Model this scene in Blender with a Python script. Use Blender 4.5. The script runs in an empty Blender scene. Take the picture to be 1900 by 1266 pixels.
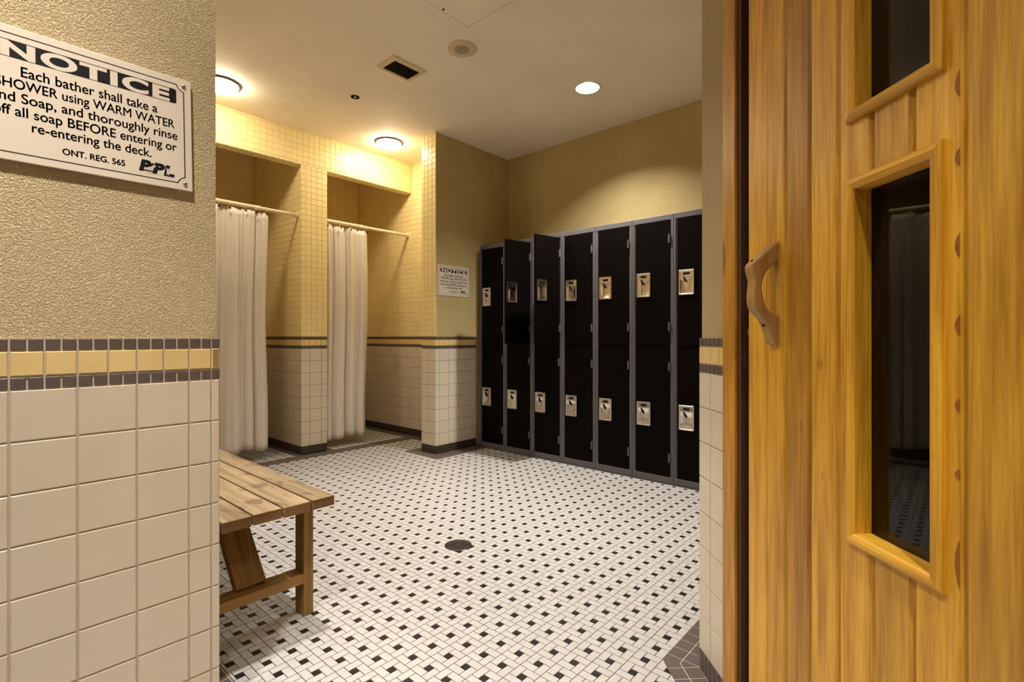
import bpy, bmesh, math, random
from mathutils import Matrix, Vector
random.seed(7)
SC = bpy.context.scene
COL = SC.collection
R2 = math.sqrt(.5)

# ------------------------------------------------------------------ camera, world, exposure
FPX, HZ, CAMH = 941.0, 626.0, 1.04
TH = math.atan(835 / 941.0)
cd = bpy.data.cameras.new('camera')
cam = bpy.data.objects.new('camera', cd)
COL.objects.link(cam)
cam.location = (0, 0, CAMH)
cam.rotation_euler = (math.pi / 2, 0, TH - math.pi / 2)
cd.sensor_width = 36
cd.lens = FPX / 1900 * 36
cd.shift_y = -(633 - HZ) / 1900
cd.clip_start = .02
SC.camera = cam
w = bpy.data.worlds.new('world')
SC.world = w
w.use_nodes = True
w.node_tree.nodes['Background'].inputs[0].default_value = (.01, .008, .006, 1)
w.node_tree.nodes['Background'].inputs[1].default_value = 1.0
vs = SC.view_settings
vs.view_transform = 'Standard'
vs.look = 'None'
vs.gamma = 1.0
vs.use_curve_mapping = False
vs.exposure = 0.36
SC.cycles.caustics_reflective = False
SC.cycles.caustics_refractive = False
SC.cycles.sample_clamp_indirect = 4.0
SC.cycles.use_denoising = True
SC.cycles.max_bounces = 10
SC.cycles.diffuse_bounces = 6
# lamp strengths (emission of the lamps' own bulbs and glasses)
L_DOWN = 2100.0
W_SPOT = 165.0
L_DOME = 72.0
C_DOWN = (1.0, .94, .86)
C_DOME = (1.0, .87, .66)

CS, SN = math.cos(TH), math.sin(TH)
def project(p):
    d = p[0] * CS + p[1] * SN
    r = p[0] * SN - p[1] * CS
    if d < .05:
        return None
    return 950 + FPX * r / d, HZ - FPX * (p[2] - CAMH) / d, d

# ------------------------------------------------------------------ materials
def S(r, g, b):
    f = lambda c: (c / 255 / 12.92) if c / 255 <= .04045 else ((c / 255 + .055) / 1.055) ** 2.4
    return (f(r), f(g), f(b), 1)

def new_mat(name):
    m = bpy.data.materials.new(name)
    m.use_nodes = True
    return m, m.node_tree.nodes, m.node_tree.links, m.node_tree.nodes['Principled BSDF']

def plain(name, col, rough=.5, metal=0, spec=.5, vary=0, scale=8, bump=0, bscale=60, coat=0):
    m, n, l, b = new_mat(name)
    b.inputs['Base Color'].default_value = col
    b.inputs['Roughness'].default_value = rough
    b.inputs['Metallic'].default_value = metal
    b.inputs['Specular IOR Level'].default_value = spec
    b.inputs['Coat Weight'].default_value = coat
    if vary or bump:
        g = n.new('ShaderNodeNewGeometry')
    if vary:
        t = n.new('ShaderNodeTexNoise'); t.inputs['Scale'].default_value = scale; t.inputs['Detail'].default_value = 3
        l.new(g.outputs['Position'], t.inputs['Vector'])
        r = n.new('ShaderNodeValToRGB')
        r.color_ramp.elements[0].position = .3; r.color_ramp.elements[1].position = .7
        r.color_ramp.elements[0].color = tuple(c * (1 - vary) for c in col[:3]) + (1,)
        r.color_ramp.elements[1].color = tuple(min(1, c * (1 + vary * .6)) for c in col[:3]) + (1,)
        l.new(t.outputs['Fac'], r.inputs[0]); l.new(r.outputs[0], b.inputs['Base Color'])
    if bump:
        t2 = n.new('ShaderNodeTexNoise'); t2.inputs['Scale'].default_value = bscale; t2.inputs['Detail'].default_value = 4
        t2.inputs['Roughness'].default_value = .6
        l.new(g.outputs['Position'], t2.inputs['Vector'])
        bp = n.new('ShaderNodeBump'); bp.inputs['Strength'].default_value = bump; bp.inputs['Distance'].default_value = .004
        l.new(t2.outputs['Fac'], bp.inputs['Height']); l.new(bp.outputs[0], b.inputs['Normal'])
    return m

def emit(name, col, strength):
    m, n, l, b = new_mat(name)
    b.inputs['Base Color'].default_value = (.8, .8, .8, 1)
    b.inputs['Emission Color'].default_value = col + (1,)
    b.inputs['Emission Strength'].default_value = strength
    return m

def wood(name, c0, c1, axis=2, rough=.45, fine=90, knots=0.0, knotcol=(.05, .02, .008, 1), coat=0, grey=None):
    """grain runs along the local axis; every piece takes its own offset and tone"""
    m, n, l, b = new_mat(name)
    tc = n.new('ShaderNodeTexCoord'); oi = n.new('ShaderNodeObjectInfo')
    add = n.new('ShaderNodeVectorMath'); add.operation = 'ADD'
    sc = n.new('ShaderNodeVectorMath'); sc.operation = 'SCALE'; sc.inputs['Scale'].default_value = 37.0
    cmb = n.new('ShaderNodeCombineXYZ')
    for k in range(3): l.new(oi.outputs['Random'], cmb.inputs[k])
    l.new(cmb.outputs[0], sc.inputs[0])
    l.new(tc.outputs['Object'], add.inputs[0]); l.new(sc.outputs[0], add.inputs[1])
    mp = n.new('ShaderNodeMapping')
    s = [1.0, 1.0, 1.0]; s[axis] = .035
    mp.inputs['Scale'].default_value = s
    l.new(add.outputs[0], mp.inputs['Vector'])
    t = n.new('ShaderNodeTexNoise'); t.inputs['Scale'].default_value = fine; t.inputs['Detail'].default_value = 5; t.inputs['Roughness'].default_value = .62
    t.inputs['Distortion'].default_value = .35
    l.new(mp.outputs[0], t.inputs['Vector'])
    mp2 = n.new('ShaderNodeMapping'); s2 = [1.0, 1.0, 1.0]; s2[axis] = .09
    mp2.inputs['Scale'].default_value = s2; l.new(add.outputs[0], mp2.inputs['Vector'])
    t2 = n.new('ShaderNodeTexNoise'); t2.inputs['Scale'].default_value = fine * .22; t2.inputs['Detail'].default_value = 2
    l.new(mp2.outputs[0], t2.inputs['Vector'])
    mx = n.new('ShaderNodeMix'); mx.data_type = 'FLOAT'; mx.inputs[0].default_value = .5
    l.new(t.outputs['Fac'], mx.inputs[2]); l.new(t2.outputs['Fac'], mx.inputs[3])
    r = n.new('ShaderNodeValToRGB')
    r.color_ramp.elements[0].position = .36; r.color_ramp.elements[1].position = .62
    r.color_ramp.elements[0].color = c0; r.color_ramp.elements[1].color = c1
    l.new(mx.outputs[0], r.inputs[0])
    hv = n.new('ShaderNodeHueSaturation')
    mr = n.new('ShaderNodeMapRange'); mr.inputs[3].default_value = .84; mr.inputs[4].default_value = 1.14
    l.new(oi.outputs['Random'], mr.inputs[0]); l.new(mr.outputs[0], hv.inputs['Value'])
    l.new(r.outputs[0], hv.inputs['Color'])
    out = hv.outputs[0]
    if knots:
        mp3 = n.new('ShaderNodeMapping'); s3 = [1.0, 1.0, 1.0]; s3[axis] = .45
        mp3.inputs['Scale'].default_value = s3; l.new(add.outputs[0], mp3.inputs['Vector'])
        t3 = n.new('ShaderNodeTexNoise'); t3.inputs['Scale'].default_value = 17; t3.inputs['Detail'].default_value = 2
        l.new(mp3.outputs[0], t3.inputs['Vector'])
        r3 = n.new('ShaderNodeValToRGB'); r3.color_ramp.elements[0].position = 1 - knots; r3.color_ramp.elements[1].position = 1 - knots + .06
        l.new(t3.outputs['Fac'], r3.inputs[0])
        mk = n.new('ShaderNodeMix'); mk.data_type = 'RGBA'
        mul = n.new('ShaderNodeMath'); mul.operation = 'MULTIPLY'; mul.inputs[1].default_value = .62
        l.new(r3.outputs[0], mul.inputs[0]); l.new(mul.outputs[0], mk.inputs[0])
        l.new(out, mk.inputs[6]); mk.inputs[7].default_value = knotcol
        out = mk.outputs[2]
    l.new(out, b.inputs['Base Color'])
    b.inputs['Roughness'].default_value = rough
    b.inputs['Coat Weight'].default_value = coat
    b.inputs['Coat Roughness'].default_value = .35
    bp = n.new('ShaderNodeBump'); bp.inputs['Strength'].default_value = .25; bp.inputs['Distance'].default_value = .0015
    l.new(t.outputs['Fac'], bp.inputs['Height']); l.new(bp.outputs[0], b.inputs['Normal'])
    return m

def stucco_mat(name, col, strength, scale=150):
    m, n, l, b = new_mat(name)
    g = n.new('ShaderNodeNewGeometry')
    t = n.new('ShaderNodeTexNoise'); t.inputs['Scale'].default_value = scale; t.inputs['Detail'].default_value = 3; t.inputs['Roughness'].default_value = .55
    t.inputs['Distortion'].default_value = .15
    l.new(g.outputs['Position'], t.inputs['Vector'])
    r = n.new('ShaderNodeValToRGB'); r.color_ramp.elements[0].position = .38; r.color_ramp.elements[1].position = .62
    l.new(t.outputs['Fac'], r.inputs[0])
    bp = n.new('ShaderNodeBump'); bp.inputs['Strength'].default_value = strength; bp.inputs['Distance'].default_value = .0045
    l.new(r.outputs[0], bp.inputs['Height']); l.new(bp.outputs[0], b.inputs['Normal'])
    t2 = n.new('ShaderNodeTexNoise'); t2.inputs['Scale'].default_value = 3; t2.inputs['Detail'].default_value = 4
    l.new(g.outputs['Position'], t2.inputs['Vector'])
    r2 = n.new('ShaderNodeValToRGB'); r2.color_ramp.elements[0].position = .3; r2.color_ramp.elements[1].position = .7
    r2.color_ramp.elements[0].color = tuple(c * .93 for c in col[:3]) + (1,); r2.color_ramp.elements[1].color = tuple(c * 1.05 for c in col[:3]) + (1,)
    l.new(t2.outputs['Fac'], r2.inputs[0]); l.new(r2.outputs[0], b.inputs['Base Color'])
    b.inputs['Roughness'].default_value = .85
    b.inputs['Specular IOR Level'].default_value = .25
    return m

M = {}
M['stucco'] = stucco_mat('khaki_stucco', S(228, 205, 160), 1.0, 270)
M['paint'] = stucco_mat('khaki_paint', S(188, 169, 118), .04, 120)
M['ceiling'] = plain('ceiling_paint', S(246, 236, 216), .7, vary=.05, scale=2.5, spec=.3)
M['grout'] = plain('wall_grout', S(122, 108, 92), .9)
M['light_grout'] = plain('pale_grout', S(188, 172, 152), .9)
M['yellow_grout'] = plain('yellow_grout', S(226, 204, 146), .8)
M['floor_grout'] = plain('floor_grout', S(42, 34, 30), .9)
M['white'] = plain('cream_glazed_tile', S(212, 200, 179), .24, vary=.05, scale=5)
M['yellow'] = plain('yellow_glazed_tile', S(236, 216, 156), .34, vary=.06, scale=6)
M['band'] = plain('ochre_band_tile', S(226, 198, 136), .25, vary=.07, scale=9)
M['dark'] = plain('charcoal_tile', S(96, 84, 80), .3, vary=.1, scale=11)
M['base'] = plain('black_base_tile', S(58, 47, 42), .35, vary=.1, scale=11)
M['border'] = plain('grey_border_tile', S(86, 75, 70), .45, vary=.08, scale=7)
M['mosaic'] = plain('white_mosaic_tile', S(183, 180, 178), .33, vary=.05, scale=14)
M['black'] = plain('black_mosaic_tile', S(20, 13, 11), .42, spec=.3, vary=.2, scale=14)
M['locker_door'] = plain('black_locker_enamel', S(12, 8, 7), .42, spec=.04)
M['locker_frame'] = plain('grey_locker_steel', S(88, 85, 89), .5, vary=.05, scale=5)
M['locker_in'] = plain('locker_interior', S(24, 20, 19), .7)
M['chrome'] = plain('chrome', (.84, .80, .74, 1), .2, metal=1, vary=.04, scale=40)
M['steel'] = plain('brushed_steel', (.5, .46, .42, 1), .35, metal=1, vary=.1, scale=60)
M['ink'] = plain('black_ink', S(16, 9, 9), .6, spec=.2, vary=.1, scale=30)
M['grey_ink'] = plain('grey_ink', S(120, 105, 98), .5, vary=.1, scale=30)
M['sign'] = plain('sign_plastic', S(226, 214, 196), .35, vary=.03, scale=4)
M['cloth'] = plain('white_vinyl_curtain', S(240, 234, 224), .5, vary=.03, scale=3)
M['rod'] = plain('cream_rod_enamel', S(228, 212, 180), .3, vary=.04, scale=12)
M['bench_top'] = wood('pale_bench_pine', S(118, 97, 70), S(166, 145, 112), axis=1, rough=.55, fine=70, knots=.43, knotcol=S(92, 62, 32))
M['bench_end'] = wood('plank_end_grain', S(96, 68, 36), S(134, 98, 56), axis=0, rough=.8, fine=120)
M['bench_leg'] = wood('brown_bench_timber', S(110, 80, 32), S(158, 118, 54), axis=2, rough=.6, fine=60)
M['bench_cross'] = wood('brown_bench_rail', S(110, 80, 32), S(158, 118, 54), axis=0, rough=.6, fine=60)
M['cedar'] = wood('varnished_cedar', S(176, 120, 14), S(228, 174, 52), axis=2, rough=.42, fine=170, knots=.27, knotcol=S(130, 78, 22), coat=.04)
M['cedar_dark'] = wood('varnished_dark_cedar', S(142, 92, 12), S(198, 144, 42), axis=2, rough=.42, fine=120, knots=.34, knotcol=S(96, 52, 12), coat=.04)
M['cedar_cross'] = wood('varnished_cedar_rail', S(182, 126, 24), S(230, 178, 62), axis=0, rough=.42, fine=110, coat=.04)
M['handle'] = wood('carved_handle_pine', S(160, 118, 58), S(194, 152, 88), axis=2, rough=.5, fine=60)
M['bark'] = plain('waney_brown', S(150, 92, 18), .6, vary=.25, scale=50)
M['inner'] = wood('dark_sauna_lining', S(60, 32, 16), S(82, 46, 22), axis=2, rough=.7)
M['vent_paint'] = plain('vent_enamel', S(212, 194, 160), .5, vary=.03)
M['vent_dark'] = plain('dark_duct', S(40, 32, 22), .8, vary=.1)
M['slat'] = plain('dusty_slat', S(104, 86, 58), .7, vary=.1, scale=30)
M['fixture'] = plain('fixture_plastic', S(214, 194, 158), .5, vary=.03)
M['fixture_grey'] = plain('fixture_grey', S(166, 150, 122), .6, vary=.05, scale=50)
M['bronze'] = plain('drain_bronze', S(60, 50, 34), .5, metal=.6, vary=.25, scale=60)
M['hole'] = plain('dark_hole', S(26, 18, 14), .8, vary=.1)
M['reflector'] = plain('lamp_reflector', (.85, .82, .78, 1), .15, metal=1, vary=.02)
M['trim_white'] = plain('lamp_trim', S(226, 212, 186), .4, vary=.02)
M['dark_metal'] = plain('dark_lamp_rim', S(100, 92, 74), .4, metal=.6, vary=.05)
M['bulb'] = emit('downlight_bulb', C_DOWN, L_DOWN * 1.0)
M['bench_bulb'] = emit('bench_downlight_bulb', C_DOWN, L_DOWN * .6)
M['corridor_bulb'] = emit('corridor_downlight_bulb', C_DOWN, L_DOWN * .62)
M['dome'] = emit('dome_glass', C_DOME, L_DOME)
# window glass
m, n, l, b = new_mat('sauna_window_glass')
b.inputs['Base Color'].default_value = (.92, .9, .88, 1)
b.inputs['Transmission Weight'].default_value = 1.0
b.inputs['Roughness'].default_value = 0.0
b.inputs['IOR'].default_value = 1.28
M['glass'] = m
# the curtain lets a little light through
nt = M['cloth'].node_tree
bs = nt.nodes['Principled BSDF']; out = nt.nodes['Material Output']
tr = nt.nodes.new('ShaderNodeBsdfTranslucent'); tr.inputs[0].default_value = S(230, 216, 190)
mxs = nt.nodes.new('ShaderNodeMixShader'); mxs.inputs[0].default_value = .28
nt.links.new(bs.outputs[0], mxs.inputs[1]); nt.links.new(tr.outputs[0], mxs.inputs[2]); nt.links.new(mxs.outputs[0], out.inputs[0])

# ------------------------------------------------------------------ mesh helpers
class MB:
    def __init__(s):
        s.v = []; s.f = []; s.mi = []; s.mats = []; s.sm = []
    def slot(s, mat):
        if mat not in s.mats: s.mats.append(mat)
        return s.mats.index(mat)
    def add(s, vs, fs, mat, smooth=False):
        o = len(s.v); k = s.slot(mat)
        s.v += [tuple(v) for v in vs]
        for f in fs:
            s.f.append(tuple(i + o for i in f)); s.mi.append(k); s.sm.append(smooth)
    def box(s, x0, x1, y0, y1, z0, z1, mat, bev=0, T=None):
        if bev:
            bm = bmesh.new(); bmesh.ops.create_cube(bm, size=1)
            for v in bm.verts:
                v.co = ((x0 + x1) / 2 + v.co.x * (x1 - x0), (y0 + y1) / 2 + v.co.y * (y1 - y0), (z0 + z1) / 2 + v.co.z * (z1 - z0))
            bmesh.ops.bevel(bm, geom=bm.edges[:], offset=bev, segments=1, affect='EDGES', profile=.5)
            bm.verts.index_update()
            vs = [v.co.copy() for v in bm.verts]; fs = [[v.index for v in f.verts] for f in bm.faces]; bm.free()
        else:
            vs = [Vector(p) for p in ((x0, y0, z0), (x1, y0, z0), (x1, y1, z0), (x0, y1, z0), (x0, y0, z1), (x1, y0, z1), (x1, y1, z1), (x0, y1, z1))]
            fs = [(0, 3, 2, 1), (4, 5, 6, 7), (0, 1, 5, 4), (1, 2, 6, 5), (2, 3, 7, 6), (3, 0, 4, 7)]
        if T is not None: vs = [T @ v for v in vs]
        s.add(vs, fs, mat)
    def prism(s, poly, z0, z1, mat, T=None, smooth=False):
        n = len(poly)
        a = sum(poly[i][0] * poly[(i + 1) % n][1] - poly[(i + 1) % n][0] * poly[i][1] for i in range(n))
        if a < 0: poly = poly[::-1]
        vs = [Vector((p[0], p[1], z0)) for p in poly] + [Vector((p[0], p[1], z1)) for p in poly]
        fs = [tuple(range(n))[::-1], tuple(range(n, 2 * n))] + [(i, (i + 1) % n, (i + 1) % n + n, i + n) for i in range(n)]
        if T is not None: vs = [T @ v for v in vs]
        s.add(vs, fs, mat, smooth)
    def lathe(s, prof, mat, seg=40, T=None, smooth=True):
        vs = []; fs = []
        for r, z in prof:
            for k in range(seg):
                a = 2 * math.pi * k / seg
                vs.append(Vector((r * math.cos(a), r * math.sin(a), z)))
        for i in range(len(prof) - 1):
            for k in range(seg):
                k2 = (k + 1) % seg
                fs.append((i * seg + k, i * seg + k2, (i + 1) * seg + k2, (i + 1) * seg + k))
        if T is not None: vs = [T @ v for v in vs]
        s.add(vs, fs, mat, smooth)
    def cyl(s, p0, p1, r, mat, seg=20):
        p0, p1 = Vector(p0), Vector(p1); d = p1 - p0
        T = Matrix.Translation(p0) @ d.to_track_quat('Z', 'Y').to_matrix().to_4x4()
        L = d.length
        s.lathe([(r, 0), (r, L)], mat, seg, T)
        ring = [T @ Vector((r * math.cos(2 * math.pi * k / seg), r * math.sin(2 * math.pi * k / seg), z)) for z in (0, L) for k in range(seg)]
        s.add(ring, [tuple(range(seg))[::-1], tuple(range(seg, 2 * seg))], mat)
    def torus(s, R, r, mat, T=None, a=28, b=10):
        vs = []; fs = []
        for i in range(a):
            t = 2 * math.pi * i / a
            for j in range(b):
                q = 2 * math.pi * j / b
                vs.append(Vector(((R + r * math.cos(q)) * math.cos(t), (R + r * math.cos(q)) * math.sin(t), r * math.sin(q))))
        for i in range(a):
            for j in range(b):
                fs.append((i * b + j, ((i + 1) % a) * b + j, ((i + 1) % a) * b + (j + 1) % b, i * b + (j + 1) % b))
        if T is not None: vs = [T @ v for v in vs]
        s.add(vs, fs, mat, True)
    def mesh(s, name):
        me = bpy.data.meshes.new(name)
        me.from_pydata(s.v, [], s.f)
        for m in s.mats: me.materials.append(M[m])
        me.polygons.foreach_set('material_index', s.mi)
        me.polygons.foreach_set('use_smooth', s.sm)
        me.update()
        return me
    def build(s, name, parent=None, kind=None):
        return link(name, s.mesh(name), parent, kind)

def link(name, me, parent=None, kind=None, mat=None):
    o = bpy.data.objects.new(name, me)
    COL.objects.link(o)
    if parent is not None: o.parent = parent
    if mat is not None: o.matrix_local = mat
    if kind: o['kind'] = kind
    return o

def thing(name, label, cat, loc=(0, 0, 0), rotz=0, group=None):
    o = bpy.data.objects.new(name, None); COL.objects.link(o)
    o.empty_display_size = .1
    o.location = loc; o.rotation_euler = (0, 0, rotz)
    o['label'] = label; o['category'] = cat
    if group: o['group'] = group
    return o

def frame(O, U, V, N):
    return Matrix(((U[0], V[0], N[0], O[0]), (U[1], V[1], N[1], O[1]), (U[2], V[2], N[2], O[2]), (0, 0, 0, 1)))

_tm = {}
def tile_geo(w_, h_, t, b=.0014):
    x, y = w_ / 2, h_ / 2
    vs = [(-x, -y, 0), (x, -y, 0), (x, y, 0), (-x, y, 0), (-x, -y, t - b), (x, -y, t - b), (x, y, t - b), (-x, y, t - b),
          (-x + b, -y + b, t), (x - b, -y + b, t), (x - b, y - b, t), (-x + b, y - b, t)]
    fs = [(8, 9, 10, 11)] + [(i, (i + 1) % 4, (i + 1) % 4 + 4, i + 4) for i in range(4)] + [(i + 4, (i + 1) % 4 + 4, (i + 1) % 4 + 8, i + 8) for i in range(4)]
    return vs, fs
def tile_mesh(w_, h_, t, mat):
    k = (round(w_, 4), round(h_, 4), round(t, 4), mat)
    if k not in _tm:
        mb = MB(); vs, fs = tile_geo(w_, h_, t); mb.add(vs, fs, mat); _tm[k] = mb.mesh('tile')
    return _tm[k]

def lay(parent, O, U, N, cells, t=.003, limit=300, minpx=8.5, xr=(-20, 1920), gap=.003, stuffname='tile_field'):
    """lays tiles on a wall face; the tiles that show large are single pieces, the others one joined field"""
    V = (0, 0, 1) if abs(N[2]) < .5 else None
    if V is None:
        V = Vector(N).cross(Vector(U))
    F = frame(O, U, V, N)
    cand, rest = [], []
    for c in cells:
        u0, v0, u1, v1, mat = c
        if u1 - u0 < gap + .004 or v1 - v0 < gap + .004: continue
        p = F @ Vector(((u0 + u1) / 2, (v0 + v1) / 2, 0))
        q = project(p)
        facing = (Vector((0, 0, CAMH)) - p).dot(Vector(N)) > 0
        sz = min(u1 - u0, v1 - v0) * FPX / q[2] if q else 0
        if q and facing and xr[0] < q[0] < xr[1] and -25 < q[1] < 1290 and sz > minpx: cand.append((-sz, c))
        else: rest.append(c)
    cand.sort(key=lambda a: a[0])
    rest += [c for _, c in cand[limit:]]
    for _, (u0, v0, u1, v1, mat) in cand[:limit]:
        T = F @ Matrix.Translation(((u0 + u1) / 2, (v0 + v1) / 2, 0))
        link('tile', tile_mesh(u1 - u0 - gap, v1 - v0 - gap, t, mat), parent, None, T)
    if rest:
        mb = MB()
        for u0, v0, u1, v1, mat in rest:
            T = F @ Matrix.Translation(((u0 + u1) / 2, (v0 + v1) / 2, 0))
            vs, fs = tile_geo(u1 - u0 - gap, v1 - v0 - gap, t)
            mb.add([T @ Vector(v) for v in vs], fs, mat)
        mb.build(stuffname, parent, 'stuff')

def grid(u0, u1, v0, v1, pu, pv, ou, ov, mat, gap=.003):
    out = []
    i0 = math.floor((u0 - ou) / pu); j0 = math.floor((v0 - ov) / pv)
    i = i0
    while ou + i * pu < u1 - 1e-6:
        a, b_ = max(u0, ou + i * pu), min(u1, ou + (i + 1) * pu)
        j = j0
        while ov + j * pv < v1 - 1e-6:
            c, d = max(v0, ov + j * pv), min(v1, ov + (j + 1) * pv)
            if b_ - a > .008 and d - c > .008: out.append((a, c, b_, d, mat))
            j += 1
        i += 1
    return out

WP = .1084
def wainscot(u0, u1, ou, z0=.070):
    zt = z0 + 8 * WP
    c = grid(u0, u1, 0, z0, WP / 4, z0 / 3, ou, 0, 'base' if z0 > .065 else 'dark')
    c += grid(u0, u1, z0, zt, WP, WP, ou, z0, 'white')
    c += grid(u0, u1, zt, zt + WP / 4, WP / 4, WP / 4, ou, zt, 'dark')
    c += grid(u0, u1, zt + WP / 4, zt + WP * .75, WP / 2, WP / 2, ou, zt + WP / 4, 'band')
    c += grid(u0, u1, zt + WP * .75, zt + WP, WP / 4, WP / 4, ou, zt + WP * .75, 'dark')
    return c
YP = .0515
ZW = .070 + 9 * WP          # top of the wainscot
CE = 2.87                   # ceiling height
def small(u0, u1, ou, z0=None, z1=CE):
    return grid(u0, u1, ZW if z0 is None else z0, z1, YP, YP, ou, ZW, 'yellow')

# ------------------------------------------------------------------ structure: floor
PX0, PY0, P = 1.5886, 1.3342, .0815
def clip(poly, a, b_, c):          # keeps a*x + b*y <= c
    out = []
    for i in range(len(poly)):
        p, q = poly[i], poly[(i + 1) % len(poly)]
        dp, dq = a * p[0] + b_ * p[1] - c, a * q[0] + b_ * q[1] - c
        if dp <= 0: out.append(p)
        if (dp < 0 < dq) or (dq < 0 < dp):
            t = dp / (dp - dq); out.append((p[0] + t * (q[0] - p[0]), p[1] + t * (q[1] - p[1])))
    return out
def inside(poly, zone):
    n = len(zone)
    for i in range(n):
        p, q = zone[i], zone[(i + 1) % n]
        ex, ey = q[0] - p[0], q[1] - p[1]
        poly = clip(poly, ey, -ex, ey * p[0] - ex * p[1])
        if len(poly) < 3: return None
    a = .5 * sum(poly[i][0] * poly[(i + 1) % len(poly)][1] - poly[(i + 1) % len(poly)][0] * poly[i][1] for i in range(len(poly)))
    return poly if a > 6e-6 else None
def rect(x0, x1, y0, y1): return [(x0, y0), (x1, y0), (x1, y1), (x0, y1)]

fl = MB()
fl.box(-2.8, 4.2, -2.8, 5.7, -.1, -.0022, 'floor_grout')
floor = fl.build('floor', None, 'structure')
K = .968                       # the sauna wall stands on the line x - y = K
KB = .824                      # its dark floor border ends on x - y = KB
gx = lambda i: PX0 - P / 2 + i * P
gy = lambda j: PY0 - P / 2 + j * P
XA, YA, YB = gx(0), gy(-7), gy(0) + .0
zones = [
    [(-2.5, -2.5), (KB - 2.5, -2.5), (XA, XA - KB), (XA, 1.36), (-2.5, 1.36)],
    rect(.59, XA, 1.36, 4.2),
    rect(XA, 2.80, YA, 4.2),
    rect(2.80, 3.405, YA, 3.335),
    rect(2.80, 3.2, 3.81, 4.2),
    rect(1.22, 2.055, 4.345, 5.35),
    rect(2.42, 3.2, 4.345, 5.35),
]
fpieces = []
bb = .30 * P
h = P / 2; q_ = bb / 2; g_ = .0013
pin = [((-h, -h, q_, -q_), 'mosaic'), ((q_, -h, h, q_), 'mosaic'), ((-q_, q_, h, h), 'mosaic'), ((-h, -q_, -q_, h), 'mosaic'), ((-q_, -q_, q_, q_), 'black')]
for z in zones:
    x0, x1 = min(p[0] for p in z), max(p[0] for p in z); y0, y1 = min(p[1] for p in z), max(p[1] for p in z)
    x0, y0 = max(x0, -.6), max(y0, -.9)
    for i in range(math.floor((x0 - PX0) / P - .5), math.ceil((x1 - PX0) / P + .5) + 1):
        for j in range(math.floor((y0 - PY0) / P - .5), math.ceil((y1 - PY0) / P + .5) + 1):
            cx, cy = PX0 + i * P, PY0 + j * P
            for (a, b_, c, d), mt in pin:
                full = rect(cx + a + g_, cx + c - g_, cy + b_ + g_, cy + d - g_)
                pl = inside(full, z)
                if pl: fpieces.append((pl, mt, cx + (a + c) / 2, cy + (b_ + d) / 2, c - a - 2 * g_, d - b_ - 2 * g_, len(pl) == 4 and max(abs(pl[k][0] - full[k][0]) + abs(pl[k][1] - full[k][1]) for k in range(4)) < 1e-6))
def rr(x0, x1, y0, y1): return (rect(x0, x1, y0, y1), (x0, y0), 0.0)
C0 = (1.588, .62)
bz = [
    ([C0, (3.41, .62), (3.41, YA), (XA, YA)], (1.588, .62), 0.0),
    ([C0, (XA, XA - KB), (KB - 1.2, -1.2), (K - 1.2, -1.2)], C0, math.radians(45)),
    rr(.48, .59, 1.36, 4.2), rr(-1.2, .48, 1.36, 1.465),
    rr(.48, 3.316, 4.2, 4.345), rr(3.2, 3.316, 3.81, 4.2), rr(3.2, 3.316, 4.345, 5.396),
    rr(2.80, 2.919, 3.335, 3.81), rr(2.919, 3.41, 3.335, 3.496), rr(2.919, 3.316, 3.696, 3.81),
    rr(2.055, 2.117, 4.345, 5.396), rr(2.36, 2.42, 4.345, 5.396), rr(1.161, 1.22, 4.345, 5.396),
    rr(1.22, 2.055, 5.35, 5.396), rr(2.42, 3.2, 5.35, 5.396),
]
BP = .0525
for z, o, ang in bz:
    a = sum(z[i][0] * z[(i + 1) % len(z)][1] - z[(i + 1) % len(z)][0] * z[i][1] for i in range(len(z)))
    if a < 0: z = z[::-1]
    ca, sa = math.cos(ang), math.sin(ang)
    loc = [((p[0] - o[0]) * ca + (p[1] - o[1]) * sa, -(p[0] - o[0]) * sa + (p[1] - o[1]) * ca) for p in z]
    u0, u1 = min(p[0] for p in loc), max(p[0] for p in loc); v0, v1 = min(p[1] for p in loc), max(p[1] for p in loc)
    for i in range(math.floor(u0 / BP), math.ceil(u1 / BP)):
        for j in range(math.floor(v0 / BP), math.ceil(v1 / BP)):
            r = rect(i * BP + .0015, (i + 1) * BP - .0015, j * BP + .0015, (j + 1) * BP - .0015)
            r = [(o[0] + p[0] * ca - p[1] * sa, o[1] + p[0] * sa + p[1] * ca) for p in r]
            pl = inside(r, z)
            if pl: fpieces.append((pl, 'border', sum(p[0] for p in pl) / len(pl), sum(p[1] for p in pl) / len(pl), 0, 0, False))
# a pale backing under the grey border tiles (their joints are light)
pg = MB()
for z, o, ang in bz: pg.prism(z, -.0024, -.0006, 'light_grout')
pg.build('border_grout', floor)
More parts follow.
